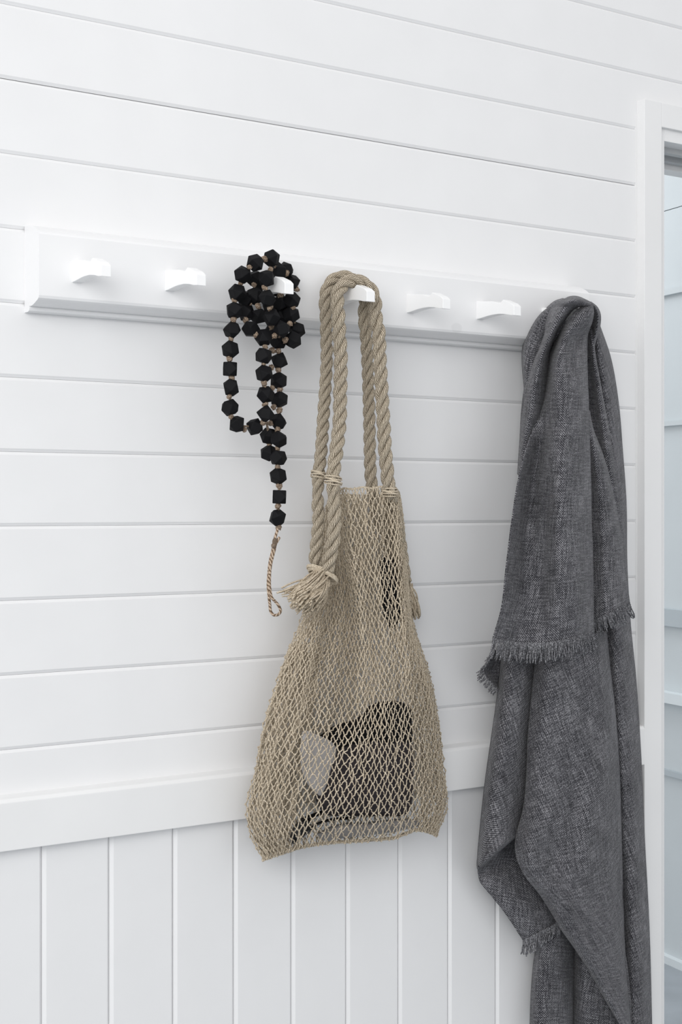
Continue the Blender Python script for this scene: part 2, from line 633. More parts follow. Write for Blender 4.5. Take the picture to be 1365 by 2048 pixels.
for j, (x, y, off) in enumerate(beads):
    o = link('bead', bead_me, gar)
    o.location = Vector(at(x, y, off) - G0)
    if j in (33, 51):
        o.rotation_euler = (math.radians(-3), math.radians(35.3), -YAW + math.radians(45))
    elif j in (34, 52):
        o.rotation_euler = (0, math.radians(2), -YAW + math.radians(3))
    else:
        o.rotation_euler = (random.uniform(-.7, .7), random.uniform(-3.1, 3.1), random.uniform(-3.1, 3.1))
knots = [(390, 262, .11), (305, 420, .10), (243, 588, .097), (228, 778, .096), (205, 968, .095), (195, 1160, .095), (213, 1347, .095),
         (188, 1530, .095), (207, 1720, .095), (338, 1850, .093), (430, 440, .088), (535, 462, .118), (470, 645, .094), (588, 660, .121),
         (348, 785, .090), (452, 930, .105), (540, 1042, .110), (608, 1078, .092), (668, 1085, .092), (632, 935, .118), (735, 975, .110),
         (780, 818, .116), (808, 655, .108), (590, 290, .098), (745, 325, .084), (525, 1220, .108), (600, 1247, .092), (672, 1270, .092), (530, 1397, .108),
         (607, 1445, .092), (682, 1465, .092), (540, 1600, .108), (622, 1630, .092), (680, 1662, .092), (520, 1782, .104), (592, 1790, .088),
         (660, 1852, .094), (530, 185, .104), (690, 540, .098), (600, 845, .100), (845, 480, .074)]
knots = [cx(b) + (b[2],) for b in knots] + [cx(b, False) + (b[2],) for b in [(300, 142, .082), (388, 187, .099), (390, 380, .097), (408, 570, .096), (390, 778, .096), (395, 992, .096)]]
kmb = MB()
kmb.lumps([[0, 0, -.0012], [0, 0, .0018], [.001, .0005, 0]], np.array([[.0048, .0042, .0032], [.0042, .0046, .0030], [.0034, .0046, .0052]]), 0.14, False, 2)
k0 = kmb.build('knot', M_jute)
for j, (x, y, off) in enumerate(knots):
    o = k0 if j == 0 else k0.copy()
    if j: COL.objects.link(o)
    o.parent = gar
    o.location = Vector(at(x, y, off) - G0)
    o.rotation_euler = (random.uniform(-.6, .6), random.uniform(-.6, .6), random.uniform(-3, 3))
    s = random.uniform(.74, 1.0)
    o.scale = (s, s, s)
# twine that carries the beads, and the tail with its loop
mb = MB()


def pix_path(pts, n):
    pts = np.array(pts, float)
    s = np.concatenate([[0], np.cumsum(np.hypot(*np.diff(pts[:, :2], axis=0).T) + 1e-6)])
    q = herm(np.linspace(0, s[-1], n), s, pts)
    return at(q[:, 0], q[:, 1], q[:, 2])


for run in ((32, 33, 34, 35, 36, 37, 38), (39, 41, 43, 45, 47, 49), (40, 42, 44, 46, 48, 50, 51, 52, 53), (0, 2, 8, 14, 32), (3, 10, 15, 19, 20, 39),
            (4, 11, 17, 21, 24, 40), (7, 13, 18, 22, 23), (0, 1, 5, 6, 7)):
    mb.tube(pix_path([beads[j] for j in run], 14 * len(run)) - G0, 0.0017, 6)
tl = mb.build('twine', M_jute, gar)
mb = MB()
loop = [(556, 1045, .096), (555, 1060, .096), (551, 1074, .096), (548, 1088, .098), (545, 1104, .097), (541, 1120, .096), (538, 1145, .095), (536.5, 1170, .094), (538, 1190, .094), (540, 1208, .095),
        (543, 1225, .096), (549, 1230.5, .098), (557, 1229, .100), (561.5, 1222, .102), (558, 1212, .101), (551, 1203, .099), (545, 1197, .099),
        (540.5, 1180, .098), (539.5, 1160, .098), (541, 1135, .099), (545, 1115, .100), (549, 1100, .101), (551, 1090, .101), (556, 1080, .100), (559, 1075, .099)]
mb.tube(pix_path(loop, 150) - G0, 0.0021, 8)
mb.lumps(np.array([at(550, 1086, .100), at(548.5, 1092, .101), at(551, 1081, .099)]) - G0, 0.0040, 0.1, True, 2)
mb.build('cord_loop', M_cord, gar)

# ------------------------------------------------------------------ net bag with rope handles on the fourth hook
bag = empty('net_bag', at(705, 1700, 0.06))
tag(bag, 'sagging hemp net bag with twisted rope handles hanging from the fourth hook', 'net bag')
B0 = np.array(bag.location)
U = np.array([0, .1, .2, .3, .4, .5, .6, .7, .8, .9, 1])
FY = [975, 1050, 1100, 1150, 1250, 1350, 1450, 1550, 1610, 1668, 1725]
FX = [[650, 655, 660, 666, 674, 690, 724, 760, 789, 796, 798],
      [652, 657, 663, 670, 680, 697, 731, 767, 797, 805, 808],
      [648, 654, 662, 671, 684, 703, 735, 770, 800, 808, 811],
      [634, 646, 660, 676, 695, 713, 741, 773, 803, 813, 816],
      [596, 616, 642, 672, 701, 725, 752, 785, 811, 822, 829],
      [556, 582, 614, 650, 690, 725, 756, 790, 823, 847, 861],
      [526, 554, 590, 632, 676, 720, 755, 790, 828, 860, 880],
      [507, 532, 568, 611, 660, 708, 752, 796, 838, 870, 888],
      [491, 518, 553, 597, 650, 702, 750, 796, 840, 874, 897],
      [499, 524, 556, 596, 646, 698, 746, 792, 833, 862, 876],
      [528, 546, 570, 604, 648, 696, 742, 786, 826, 850, 868]]
FO = [[.056, .042, .034, .032, .048, .104, .118, .118, .112, .080, .055],
      [.056, .042, .034, .032, .050, .108, .124, .124, .116, .082, .052],
      [.056, .044, .036, .034, .052, .112, .128, .128, .118, .084, .050],
      [.058, .050, .044, .040, .056, .116, .128, .134, .122, .088, .050],
      [.055, .076, .070, .058, .064, .116, .124, .142, .130, .096, .050],
      [.048, .085, .098, .086, .086, .120, .132, .146, .136, .102, .052],
      [.044, .085, .114, .124, .124, .136, .142, .144, .134, .104, .056],
      [.044, .085, .116, .132, .142, .148, .150, .148, .136, .104, .056],
      [.044, .085, .114, .130, .140, .144, .146, .144, .132, .104, .056],
      [.048, .082, .104, .118, .124, .126, .126, .122, .112, .092, .058],
      [.058, .066, .078, .086, .090, .090, .090, .088, .082, .072, .062]]
YT = [1015, 1008, 1000, 990, 980, 978, 976, 975, 976, 984, 992]
YB = [1721, 1716, 1708, 1698, 1690, 1686, 1683, 1678, 1663, 1667, 1674]
BY = [975, 1050, 1150, 1250, 1350, 1450, 1550, 1610, 1668, 1725]
BX = [[660, 690, 725, 760, 782], [648, 685, 725, 770, 797], [634, 675, 722, 775, 808], [602, 655, 715, 780, 820], [562, 632, 708, 790, 850], [532, 612, 702, 800, 871],
      [514, 600, 698, 805, 879], [502, 590, 692, 800, 882], [510, 592, 690, 792, 866], [540, 605, 690, 780, 856]]
UB = np.array([0, .25, .5, .75, 1])


def front(u, v):
    y = herm(u, U, YT) * (1 - v) + herm(u, U, YB) * v
    xs = herm(y, FY, np.array(FX, float))
    os_ = herm(y, FY, np.array(FO, float))
    x = np.array([herm(np.array([a]), U, r)[0] for a, r in zip(u, xs)])
    o = np.array([herm(np.array([a]), U, r)[0] for a, r in zip(u, os_)])
    o = o + .0055 * np.sin(u * 41 + .6 * np.sin(v * 5)) * np.clip(v * 8, 0, 1) * np.clip((.86 - v) * 3, 0, 1)
    return x, y, o


GLY = [1290, 1450, 1550, 1650, 1716]
GL = np.array([[580, 610, 642], [529, 575, 622], [510, 555, 604], [497, 545, 592], [530, 562, 600]], float)
GRY = [1340, 1480, 1590, 1640, 1672]
GR = np.array([[806, 832, 857], [832, 860, 883], [842, 868, 894], [838, 862, 884], [836, 853, 869]], float)


def side_fold(ys, xs, o0, o1, drop):
    def fn(u, v):
        y = ys[0] + (ys[-1] - ys[0]) * v
        rows = herm(y, ys, xs)
        x = np.array([herm(np.array([a]), np.array([0, .5, 1.]), r)[0] for a, r in zip(u, rows)])
        y = y - v ** 2 * (drop[0] + (drop[1] - drop[0]) * u)
        return x, y, o0 + (o1 - o0) * u + .010 * np.sin(u * 17 + v * 4)
    return fn


def back(u, v):
    y = 990 * (1 - v) + (herm(u, U, YB) - 6) * v
    xs = herm(y, BY, np.array(BX, float))
    x = np.array([herm(np.array([a]), UB, r)[0] for a, r in zip(u, xs)])
    o = 0.022 + 0.006 * np.sin(u * 19 + y * .02) + 0.036 * np.clip((v - .93) / .07, 0, 1) + 0.012 * np.abs(2 * u - 1) ** 3
    return x, y, o


def netting(mb, fn, nc, nr, r, jit, kn):
    node = {}
    us, vs, key = [], [], []
    for j in range(nr + 1):
        sh = 0.5 * (j % 2)
        for i_ in range(nc + 1):
            u = (i_ + sh) / (nc + .5)
            us.append(u + RNG.normal() * jit / nc)
            vs.append(j / nr + (RNG.normal() * jit * .7 / nr if 0 < j < nr else 0))
            key.append((i_, j))
    us = np.clip(np.array(us), 0, 1)
    x, y, o = fn(us, np.array(vs))
    pts = at(x, y, o + RNG.normal(size=len(o)) * .0008) - B0
    idx = {k: n for n, k in enumerate(key)}
    ea, eb = [], []
    for (i_, j), n in idx.items():
        if j == nr: continue
        for di in ((0, -1) if j % 2 == 0 else (0, 1)):
            m = idx.get((i_ + di, j + 1))
            if m is not None:
                ea.append(n); eb.append(m)
    A, Bp = pts[ea], pts[eb]
    Ln = np.linalg.norm(Bp - A, axis=1)
    ok = Ln < 0.06
    A, Bp, Ln = A[ok], Bp[ok], Ln[ok]
    m, S, K = len(A), 5, 3
    t = np.linspace(0, 1, K + 1)
    bulge = np.sin(t * math.pi)[None, :, None] * (RNG.normal(size=(m, 1, 3)) * .0005 + np.array([0, -.0006, -.0004]))
    side = (Bp - A)[:, None, 0:1] * np.sin(2 * math.pi * t)[None, :, None] * 0.16
    C = A[:, None] * (1 - t)[None, :, None] + Bp[:, None] * t[None, :, None] + bulge
    C[:, :, 0:1] += side
    T = (Bp - A) / Ln[:, None]
    N = np.cross(T, np.array([0., 1, 0.01]))
    N /= np.linalg.norm(N, axis=1)[:, None] + 1e-9
    Bn = np.cross(T, N)
    k = np.arange(S) * 2 * math.pi / S
    R = r * (1 + .12 * RNG.normal(size=(m, 1, 1, 1)))
    V = C[:, :, None] + R * (np.cos(k)[None, None, :, None] * N[:, None, None] + np.sin(k)[None, None, :, None] * Bn[:, None, None])
    b0 = np.arange(m)[:, None, None] * ((K + 1) * S) + np.arange(K)[None, :, None] * S
    a = np.arange(S)[None, None]
    b = (np.arange(S) + 1)[None, None] % S
    q = np.stack([b0 + a, b0 + b, b0 + S + b, b0 + S + a], -1).reshape(-1, 4)
    mb.add(V.reshape(-1, 3), q)
    mb.lumps(pts, np.array([r * kn * 1.0, r * kn * .95, r * kn * 1.25]), 0.16, True, 1)
    return pts, key


mb = MB()
netting(mb, front, 37, 62, 0.00092, .14, 1.85)
edge_u = np.linspace(.30, 1, 90)
ex, ey, eo = front(edge_u, np.zeros(90))
mb.tube(at(ex, ey + 1.5 * np.sin(edge_u * 60), eo) - B0, 0.0016, 6)
mb.build('netting', M_net, bag)
mb = MB()
netting(mb, side_fold(GLY, GL, .052, .070, (-2, 22)), 19, 40, 0.00092, .2, 1.8)
mb.build('netting', M_net, bag)
mb = MB()
netting(mb, side_fold(GRY, GR, .070, .045, (14, 3)), 9, 28, 0.00092, .2, 1.8)
mb.build('netting', M_net, bag)
mb = MB()
netting(mb, back, 40, 66, 0.00095, .16, 1.8)
# knotted bottom seam joining both faces, and the two side seams
su = np.linspace(0, 1, 140)
x, y, o = front(su, np.ones(140))
for ph in (0, 2.1, 4.2):
    mb.tube(at(x + 1.2 * np.cos(su * 260 + ph), y - 3 + 2.4 * np.sin(su * 260 + ph), o - .006 + .004 * np.cos(su * 190 + ph)) - B0, 0.0014, 5)
mb.build('netting', M_net, bag)


def rope(name, pts, D, pitch, phase=0.0, n=260, squeeze=()):
    c = pix_path(pts, n) - B0
    T = np.gradient(c, axis=0)
    T /= np.linalg.norm(T, axis=1)[:, None]
    N, Bn = frames(T)
    s = np.concatenate([[0], np.cumsum(np.linalg.norm(np.diff(c, axis=0), axis=1))])
    root = None
    sq = np.ones(n)
    for s_at in squeeze:
        sq *= 1 - .22 * np.exp(-((s - s_at * s[-1]) / .007) ** 2)
    wob = np.cumsum(RNG.normal(size=n)) * .012
    for j in range(3):
        th = 2 * math.pi * (s / pitch + j / 3) + phase + wob
        p = c + (D * .285 * sq)[:, None] * (np.cos(th)[:, None] * N + np.sin(th)[:, None] * Bn)
        r = D * .238 * (1 + .05 * np.sin(s * 90 + j * 2) + .02 * RNG.normal(size=n)) * sq
        m_ = MB()
        m_.tube(p, r, 16)
        if j == 0:
            root = m_.build(name, M_rope, bag)
        else:
            m_.build('rope_strand', M_rope, root)
    return c


# over the hook: the hook's top at this distance from the wall
def over(front_off, zc, xl, xr, n=9):
    out = []
    for a in np.linspace(math.pi * .93, math.pi * .07, n):
        X = (xl + xr) / 2 + (xr - xl) / 2 * math.cos(a)
        Z = zc + (xr - xl) / 2 * math.sin(a) * .86
        P3 = np.array([X, -front_off, Z]) - CAM
        u = (P3[0] * CS - P3[1] * SN) / (P3[0] * SN + P3[1] * CS)
        v = P3[2] / (P3[0] * SN + P3[1] * CS)
        out.append((682.5 + F_PX * u, HORIZ - F_PX * v, front_off))
    return out


hx4 = HX[3] + HW / 2
zf, zb = 1.6585, 1.6645
fl_ = [(654, 1142, .112), (660, 1115, .118), (666, 1085, .124), (669.5, 1038, .126), (668, 991, .126), (667.5, 950, .124), (674, 900, .116), (680, 844, .108), (681, 787, .106), (682, 710, .106), (679, 672, .106), (677.5, 640, .106)]
fr_ = [(753, 640, .106), (758, 663, .106), (760, 710, .108), (765, 796, .112), (767.6, 844, .116), (770.5, 899, .118), (775, 945, .120), (779, 984, .118), (784, 1007, .106), (791, 1038, .088), (797, 1068, .076), (802, 1099, .068), (806, 1130, .062), (811, 1165, .058)]
bl_ = [(640, 1142, .090), (631, 1118, .092), (634, 1084, .096), (638, 1038, .098), (635.5, 991, .098), (638.5, 945, .096), (643, 899, .088), (646.5, 844, .080), (650.5, 787, .076), (654.5, 710, .074), (653.5, 672, .074), (653, 645, .074)]
br_ = [(729, 640, .074), (732, 663, .074), (735, 710, .074), (738, 796, .076), (739.5, 870, .078), (741, 930, .080), (744, 972, .080), (752, 1010, .070), (765, 1050, .060), (782, 1090, .050), (798, 1125, .046), (809, 1160, .048)]


def xmid(l, r):
    return at(l[0], l[1], l[2])[0], at(r[0], r[1], r[2])[0]


fa, fb = xmid(fl_[-1], fr_[0])
ba, bbx = xmid(bl_[-1], br_[0])
DF, DB = 0.0205, 0.0185
z1 = at(677.5, 640, .106)[2]
front_path = fl_ + over(.102, 1.6545, fa, fb) + fr_
back_path = bl_ + over(.074, 1.6640, ba, bbx) + br_
rope('rope_handle', front_path, DF, 0.062, .4, 320, (.115, .845))
rope('rope_handle', back_path, DB, 0.057, 1.6, 320, (.12,))


def tie(pts_px, r, turns, ax_tilt=(0, 0), name='tie', n=46, rr=.0011):
    """turns of thin twine wound round a rope at a pixel"""
    m_ = MB()
    c = at(*pts_px)
    t = np.linspace(0, 1, n * turns)
    th = 2 * math.pi * turns * t
    zz = (t - .5) * turns * .0026 + .0012 * np.sin(th * 1.31)
    R = r * (1 + .05 * np.sin(th * .77))
    p = np.stack([c[0] + R * np.cos(th), c[1] + R * np.sin(th), c[2] + zz + ax_tilt[0] * np.cos(th) * r + ax_tilt[1] * np.sin(th) * r], -1) - B0
    m_.tube(p, rr, 6)
    return m_.build(name, M_tie, bag)


tie((638, 951, .096), .0110, 4, (-.35, 0))
tie((667, 962, .124), .0120, 5, (-.25, .1))
tie((779, 985, .118), .0120, 5, (-.1, .1))
# heavy binding round both ropes above the tassel
mbt = MB()
for q in range(9):
    e = q / 8
    tt = np.linspace(0, 2 * math.pi, 40)
    cpx = at(643 + 3 * e, 1144 + 9 * e, .098)
    a1 = np.array([.86, -.1, -.5]); a2 = np.array([.1, -1, .05])
    p = cpx + .0215 * np.cos(tt)[:, None] * a1 + .019 * np.sin(tt)[:, None] * a2 + RNG.normal(size=3) * .0008
    mbt.tube(p - B0, .0013, 6)
mbt.build('binding', M_tie, bag)


def tassel(name, root_px, ends, rad, n, seed):
    g = np.random.default_rng(seed)
    m_ = MB()
    Rt = at(*root_px)
    for _ in range(n):
        while True:
            a = g.uniform(-1, 1, 2)
            if a @ a <= 1: break
        ex_, ey_, eo_ = ends(a, g)
        E = at(ex_, ey_, eo_)
        s_ = Rt + g.normal(size=3) * rad
        t = np.linspace(0, 1, 7)[:, None]
        mid = (s_ + E) / 2 + g.normal(size=3) * .003 + np.array([a[0] * .008, -.008, -a[1] * .004])
        p = (1 - t) ** 2 * s_ + 2 * t * (1 - t) * mid + t ** 2 * E
        m_.tube(p - B0, g.uniform(.0010, .0016), 6)
    return m_.build(name, M_net, bag)


tassel('tassel', (643, 1152, .100), lambda a, g: (612 + 36 * a[0] + 6 * a[1], 1201 + 32 * a[1] - 6 * a[0], .126 + .022 * (1 - a @ a) + g.normal() * .005), .006, 270, 3)
tassel('loose_fibres', (636, 1158, .100), lambda a, g: (566 + 12 * a[0], 1186 + 12 * a[1], .120), .004, 12, 5)
tassel('tassel', (812, 1172, .052), lambda a, g: (828 + 13 * a[0] - 3 * a[1], 1222 + 14 * a[1] + 12 * a[0], .050 + g.normal() * .006), .004, 70, 4)

# ------------------------------------------------------------------ things carried in the bag


def blob_thing(name, outline, off_mid, depth, mat, par=None, base=None, n=56, m=14, flat=1.0, wob=.05, seed=1):
    """soft closed body: outline (px) lofted front to back with rounded sides"""
    g = np.random.default_rng(seed)
    o = np.array(outline, float)
    o = np.vstack([o, o[:1]])
    s = np.concatenate([[0], np.cumsum(np.hypot(*np.diff(o, axis=0).T))])
    q = herm(np.linspace(0, s[-1], n + 1), s, o)
    c = o[:-1].mean(0)
    k = np.linspace(-math.pi / 2, math.pi / 2, m + 1)
    rows = []
    for a in k:
        sc = abs(math.cos(a)) ** (.45)
        pp = c + (q - c) * max(sc, .002)
        w = wob * depth * np.sin(pp[:, 0] * .09 + seed) * np.cos(pp[:, 1] * .07 + a)
        rows.append(at(pp[:, 0], pp[:, 1], off_mid + depth * .5 * math.sin(a) * flat + w))
    Pm = np.array(rows)
    m_ = MB()
    m_.grid(Pm - (0 if base is None else base))
    return m_.build(name, mat, par)


bundle = empty('folded_garment', at(725, 1640, .085))
tag(bundle, 'dark plum folded garment seen through the front of the net bag', 'garment')
bo = np.array(bundle.location)
blob_thing('body', [(632, 1500), (660, 1478), (720, 1462), (780, 1455), (815, 1462), (826, 1520), (826, 1590), (818, 1624), (760, 1632), (690, 1632), (650, 1628), (630, 1590)], .082, .075, M_dark, bundle, bo, seed=2)
fp = blob_thing('folded_top', [(636, 1474), (668, 1452), (715, 1436), (745, 1408), (790, 1402), (818, 1412), (824, 1450), (822, 1490), (760, 1494), (690, 1500), (660, 1512)], .088, .062, M_black, bundle, bo, seed=3)
fp['label'] = 'black folded top edge'
pap = blob_thing('paper_sleeve', [(603, 1470), (608, 1461), (636, 1470), (668, 1488), (673, 1496), (662, 1540), (648, 1582), (641, 1592), (632, 1586), (612, 1562), (601, 1512)], .118, .008, M_paper, seed=4, wob=.2)
tag(pap, 'crumpled grey white paper sleeve left of dark garment inside net bag', 'paper')
felt = blob_thing('grey_cloth', [(632, 1668), (664, 1652), (740, 1644), (820, 1638), (842, 1647), (815, 1658), (760, 1668), (690, 1676), (650, 1682)], .076, .044, M_felt, seed=5)
tag(felt, 'flat mid grey cloth lying along the bottom of the net bag', 'cloth')
sliver = blob_thing('black_sliver', [(758, 1128), (772, 1112), (786, 1118), (796, 1160), (800, 1205), (796, 1246), (784, 1256), (770, 1236), (764, 1180)], .070, .012, M_black, seed=8, wob=.2)  # thin black body set behind the upper right netting
tag(sliver, 'narrow black strap showing through the upper right of the net bag', 'sliver')
gl = empty('sunglasses', at(605, 1665, .085))
tag(gl, 'black sunglasses lying in the lower left corner of the net bag', 'sunglasses')
g0_ = np.array(gl.location)
blob_thing('lens', [(580, 1672), (590, 1650), (606, 1638), (622, 1640), (622, 1655), (612, 1672), (598, 1686), (584, 1688)], .092, .022, M_lens, gl, g0_, seed=6, wob=0)
mb = MB()
mb.tube(pix_path([(600, 1642, .090), (625, 1632, .086), (655, 1622, .080), (690, 1612, .074)], 20) - g0_, .0034, 8)
mb.tube(pix_path([(612, 1668, .096), (632, 1650, .092), (660, 1640, .088), (700, 1636, .084)], 20) - g0_, .0022, 8)
mb.build('temple_arm', M_lens, gl)

# ------------------------------------------------------------------ linen throw on the last hook
throw = empty('linen_throw', at(1165, 1330, .05))
tag(throw, 'charcoal grey linen throw with frayed ends draped over the last hook beside door', 'throw')
T0 = np.array(throw.location)
cloth = MB()
_seed = [0]


def vnoise(x, y, s):
    return (np.sin(x * 1.0 + 2.3 * np.sin(y * .7 + s)) * np.cos(y * .9 + 1.7 * np.sin(x * .6 + s * 2.1)))


def sheet(L, R, offs, sag=None, nu=44, per=9, rot=0.0, curl=(0, 0), rough=.0016, both=False, ret=None):
    L, R = np.array(L, float), np.array(R, float)
    n = len(L)
    offs = np.array(offs, float)
    if offs.ndim == 1:
        offs = np.tile(offs, (n, 1))
    if len(offs) != n:
        offs = herm(np.linspace(0, 1, n), np.linspace(0, 1, len(offs)), offs)
    sag = np.zeros(n) if sag is None else np.array(sag, float)
    t = np.concatenate([[0], np.cumsum(np.hypot(*np.diff((L + R) / 2, axis=0).T) + 1)])
    t /= t[-1]
    nv = per * n
    tv = np.linspace(0, 1, nv)
    Lf, Rf = herm(tv, t, L), herm(tv, t, R)
    of = herm(tv, t, offs)
    sg = herm(tv, t, sag)
    u = np.linspace(0, 1, nu)
    K = offs.shape[1]
    O = herm(u, np.linspace(0, 1, K), of.T).T
    X = Lf[:, None, 0] * (1 - u) + Rf[:, None, 0] * u
    Y = Lf[:, None, 1] * (1 - u) + Rf[:, None, 1] * u + sg[:, None] * 4 * u * (1 - u)
    _seed[0] += 1.37
    O = O + rough * vnoise(X * .045, Y * .018, _seed[0]) + rough * .5 * vnoise(X * .11, Y * .05, _seed[0] + 3)
    wb_ = .16
    O = O - curl[0] * np.clip(1 - u / wb_, 0, 1)[None] ** 2 - curl[1] * np.clip(1 - (1 - u) / wb_, 0, 1)[None] ** 2
    Pm = at(X, Y, O)
    du = np.linalg.norm(np.diff(Pm, axis=1), axis=2)
    cu = np.concatenate([np.zeros((nv, 1)), np.cumsum(du, axis=1)], 1)
    cu -= cu[:, nu // 2][:, None]
    dv = np.linalg.norm(np.diff(Pm[:, nu // 2], axis=0), axis=1)
    cvv = np.concatenate([[0], np.cumsum(dv)])[:, None] + np.zeros((1, nu))
    ca, sa = math.cos(rot), math.sin(rot)
    uv = np.stack([cu * ca - cvv * sa, cu * sa + cvv * ca], -1) + _seed[0]
    cloth.grid(Pm - T0, uv)
    return X, Y, O


# upper left roll behind
sheet([(1124, 597), (1108, 602), (1090, 617), (1073, 635), (1059, 658), (1048, 684), (1045, 711), (1046, 742), (1049, 775), (1046, 830), (1043, 880)],
      [(1150, 600), (1128, 625), (1114, 645), (1108, 665), (1102, 690), (1094, 715), (1084, 740), (1074, 765), (1068, 785), (1062, 830), (1056, 880)],
      [.062, .078, .084, .084, .078], curl=(.035, 0))
# roll over the hook running down to the left edge
A2 = sheet([(1138, 594), (1128, 599), (1104, 617), (1092, 646), (1089, 667), (1080, 693), (1069, 719), (1059, 746), (1050, 775), (1044, 820), (1041, 870), (1036, 948)],
           [(1172, 600), (1184, 606), (1152, 616), (1136, 634), (1121, 655), (1109, 680), (1100, 705), (1097, 742), (1094, 782), (1088, 825), (1066, 885), (1042, 955)],
           [[.05, .06, .07, .07, .05], [.085, .12, .140, .146, .140], [.085, .122, .144, .146, .130], [.085, .12, .14, .138, .105], [.08, .118, .136, .13, .085],
            [.08, .115, .132, .122, .080], [.08, .112, .128, .116, .076], [.075, .11, .124, .112, .074], [.07, .105, .118, .108, .078],
            [.065, .10, .112, .102, .08], [.06, .092, .102, .10, .085], [.06, .075, .085, .09, .085]], sag=[-4, -6, -2, 0, 0, 0, 0, 0, 0, 0, 0, 0])
# front fall
S1 = sheet([(1180, 604), (1150, 624), (1128, 652), (1110, 684), (1097, 715), (1091, 755), (1083, 806), (1051, 903), (1036, 965), (1025, 1036), (1013, 1131), (1002, 1222), (986, 1277)],
           [(1186, 606), (1188, 626), (1184, 646), (1176, 670), (1175, 715), (1176, 760), (1178, 806), (1181, 903), (1183, 965), (1184, 1036), (1187, 1131), (1188, 1210), (1189, 1262)],
           [[.140, .145, .150, .152, .150, .146], [.146, .156, .164, .168, .168, .162], [.116, .148, .160, .162, .156, .148], [.060, .138, .148, .132, .118, .110],
            [.052, .138, .152, .144, .136, .124], [.052, .138, .158, .160, .152, .130], [.076, .132, .159, .164, .156, .132], [.122, .094, .146, .170, .162, .132],
            [.126, .088, .134, .172, .164, .132], [.128, .090, .124, .172, .166, .132], [.130, .098, .120, .168, .168, .132], [.132, .112, .126, .162, .166, .132],
            [.132, .124, .138, .158, .160, .134]],
           sag=[0, 0, 0, 0, 0, 0, 0, 0, 0, 2, 8, 14, 17], curl=(0, .012), nu=60, per=10)
# cloth deep in the crease under the roll
sheet([(1112, 640), (1100, 690), (1088, 740), (1080, 810)], [(1160, 640), (1145, 690), (1130, 740), (1125, 810)], [.062, .060, .060, .060], nu=12)
# dark loop at the top right of the hook
sheet([(1168, 602), (1176, 614), (1180, 632), (1180, 655), (1176, 690), (1172, 720)], [(1183, 604), (1195, 614), (1202, 632), (1201, 650), (1191, 688), (1184, 720)],
      [[.11, .12, .125, .12, .10], [.06, .07, .10, .115, .09], [.05, .06, .09, .11, .08], [.05, .06, .09, .105, .08], [.05, .06, .075, .08, .06], [.05, .055, .06, .06, .05]])
# dark inner pleat
sheet([(1163, 636), (1166, 700), (1170, 780), (1172, 850), (1175, 950), (1180, 1050), (1180, 1150), (1180, 1230)],
      [(1187, 662), (1191, 705), (1204, 780), (1217, 850), (1232, 950), (1244, 1047), (1252, 1139), (1258, 1200)], [.038, .048, .062, .082, .086], curl=(0, .008))
# second fall with its frayed hem
S2 = sheet([(1170, 812), (1171, 857), (1172, 910), (1174, 967), (1175, 1017), (1176, 1074), (1176, 1139), (1170, 1248)],
           [(1180, 822), (1187, 857), (1207, 910), (1223, 967), (1234, 1017), (1244, 1074), (1251, 1139), (1260, 1204)], [.080, .100, .118, .116, .098], curl=(0, .012), sag=[0, 0, 0, 0, 0, 0, 0, 4])
# outer right strip down to the floor end
sheet([(1180, 645), (1188, 720), (1196, 800), (1205, 900), (1212, 1000), (1214, 1130), (1205, 1250), (1200, 1350), (1208, 1500), (1220, 1680), (1230, 1850), (1236, 2070)],
      [(1200, 650), (1222, 715), (1237, 800), (1246, 903), (1253, 1000), (1255, 1131), (1262, 1250), (1272, 1350), (1282, 1500), (1290, 1680), (1299, 1850), (1305, 2070)],
      [[.034, .054, .058, .046, .022]] * 5 + [[.034, .056, .060, .048, .024], [.030, .052, .064, .054, .026], [.024, .044, .064, .060, .028], [.024, .042, .064, .062, .030], [.024, .042, .064, .062, .032], [.024, .042, .064, .062, .034], [.024, .042, .064, .062, .036]], curl=(0, .006), rot=.35)
# small dark corner sticking out behind
L0 = sheet([(990, 1300), (978, 1322), (967, 1340), (976, 1356), (997, 1379)], [(1012, 1300), (1012, 1322), (1010, 1340), (1008, 1356), (1004, 1380)], [.045, .035, .03, .028, .03], nu=16, rough=.001)
# long left piece turning under
sheet([(1005, 1292), (1000, 1340), (995, 1392), (982, 1486), (969, 1580), (961, 1655), (956, 1712), (955, 1736), (958, 1742)],
      [(1092, 1292), (1092, 1340), (1086, 1392), (1078, 1486), (1072, 1580), (1066, 1630), (1056, 1652), (1048, 1662), (1048, 1664)],
      [[.055, .078, .080, .064, .044]] * 6 + [[.056, .082, .088, .076, .056], [.060, .084, .090, .080, .062], [.052, .070, .078, .072, .058]], curl=(.025, 0), rot=.5, sag=[0] * 6 + [-2, -4, -4])
# its turned back corner with fringe
FL = sheet([(956, 1734), (957, 1748), (961, 1764), (991, 1801), (1017, 1835), (1047, 1881)],
           [(1060, 1655), (1066, 1690), (1078, 1725), (1100, 1770), (1122, 1805), (1142, 1828)],
           [[.052, .050, .046, .044, .044], [.034, .036, .036, .036, .038], [.036, .044, .044, .044, .044], [.040, .054, .056, .056, .054], [.042, .060, .062, .062, .060], [.044, .062, .064, .064, .062]], rot=-.55, sag=[-3, 0, 0, 0, 0, 3])
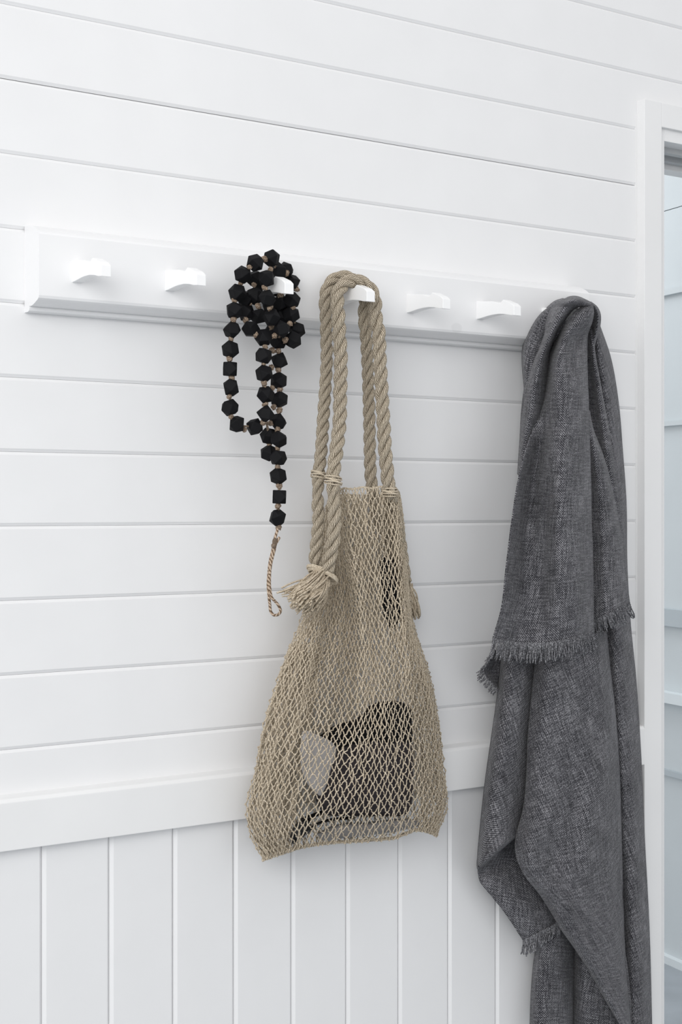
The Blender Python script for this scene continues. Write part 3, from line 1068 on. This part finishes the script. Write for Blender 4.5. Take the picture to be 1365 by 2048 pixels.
# broad middle fall, with its lower edge running to the right
sheet([(1075, 1285), (1070, 1332), (1064, 1392), (1057, 1467), (1053, 1561), (1047, 1617), (1033, 1672), (1031, 1690), (1036, 1722), (1051, 1752), (1081, 1790), (1107, 1831), (1122, 1857), (1149, 1895), (1182, 1947), (1212, 2000), (1246, 2058)],
      [(1214, 1262), (1221, 1336), (1229, 1400), (1236, 1480), (1241, 1570), (1243, 1640), (1245, 1715), (1246, 1750), (1246, 1790), (1248, 1825), (1249, 1865), (1251, 1900), (1252, 1930), (1255, 1965), (1258, 2000), (1261, 2035), (1264, 2068)],
      [[.085, .108, .112, .112, .112, .108, .098], [.085, .110, .116, .116, .114, .110, .098], [.085, .110, .116, .120, .118, .112, .098],
       [.085, .108, .118, .124, .124, .118, .100], [.085, .110, .118, .122, .130, .126, .102], [.086, .112, .120, .120, .132, .118, .096],
       [.090, .118, .116, .126, .132, .112, .092], [.092, .118, .116, .130, .130, .112, .092], [.094, .116, .122, .132, .126, .112, .092], [.096, .114, .128, .132, .122, .110, .092],
       [.098, .118, .130, .128, .118, .108, .092], [.098, .120, .128, .122, .116, .106, .092], [.098, .120, .126, .120, .114, .104, .092], [.098, .116, .120, .116, .110, .104, .094],
       [.098, .110, .114, .112, .108, .104, .096], [.098, .108, .110, .108, .106, .102, .096], [.098, .104, .106, .104, .102, .100, .096]],
      curl=(.012, .03), nu=64, per=8, rot=.42, rough=.0026)
# two straight pleats at the very bottom
sheet([(1082, 1850), (1074, 1890), (1069, 1920), (1064, 1974), (1060, 2075)], [(1154, 1850), (1152, 1890), (1150, 1920), (1149, 1974), (1148, 2075)], [.030, .050, .056, .050, .030], curl=(.02, .02))
sheet([(1144, 1850), (1146, 1890), (1147, 1920), (1147, 1974), (1146, 2075)], [(1240, 1860), (1250, 1900), (1255, 1930), (1260, 1974), (1270, 2075)], [.030, .056, .066, .066, .060], curl=(.02, 0), rot=-.2)
cl = cloth.build('cloth', M_linen, throw)
so = cl.modifiers.new('thickness', 'SOLIDIFY')
so.thickness = 0.0016
so.offset = 0


def fringe(S, row, length, count, dirx, seed, u0=0.0, u1=1.0, lean=0.0, side=False):
    g = np.random.default_rng(seed)
    X, Y, O = S
    m_ = MB()
    e = np.stack([X[row], Y[row], O[row]], -1) if not side else np.stack([X[:, 0], Y[:, 0], O[:, 0]], -1)
    uu = np.linspace(0, 1, len(e))
    for j in range(count):
        a = u0 + (u1 - u0) * (j + g.uniform(.2, .8)) / count
        b = herm(np.array([a]), uu, e)[0]
        clump = math.sin(j * .55 + seed) * 3.0
        ln = length * g.uniform(.72, 1.12)
        dx = dirx + lean * (a - .5) + clump * .5 + g.normal() * 2.2
        t = np.linspace(-.06, 1, 10)
        ph = g.uniform(0, 6)
        px = b[0] + dx * t + 1.1 * np.sin(t * 9 + ph) * t
        py = b[1] + ln * t
        po = b[2] + .002 + .006 * np.sin(t * 2.4 + ph) * t
        c = at(px, py, po) - T0
        for k in (0, math.pi):
            tw = t * 22 + ph + k
            m_.tube(c + .0007 * np.stack([np.cos(tw), np.sin(tw), 0 * tw], -1), .00085, 5)
    o = m_.build('fringe', M_fringe, throw)
    o['kind'] = 'stuff'
    return o


fringe(S1, -1, 37, 96, -2, 1, lean=12)
fringe(S2, -1, 28, 42, 8, 2, u0=.12, lean=10)
fringe(FL, -1, 32, 48, -6, 3, u1=.86, lean=-10)
fringe(L0, -1, 14, 34, -10, 4, side=True)
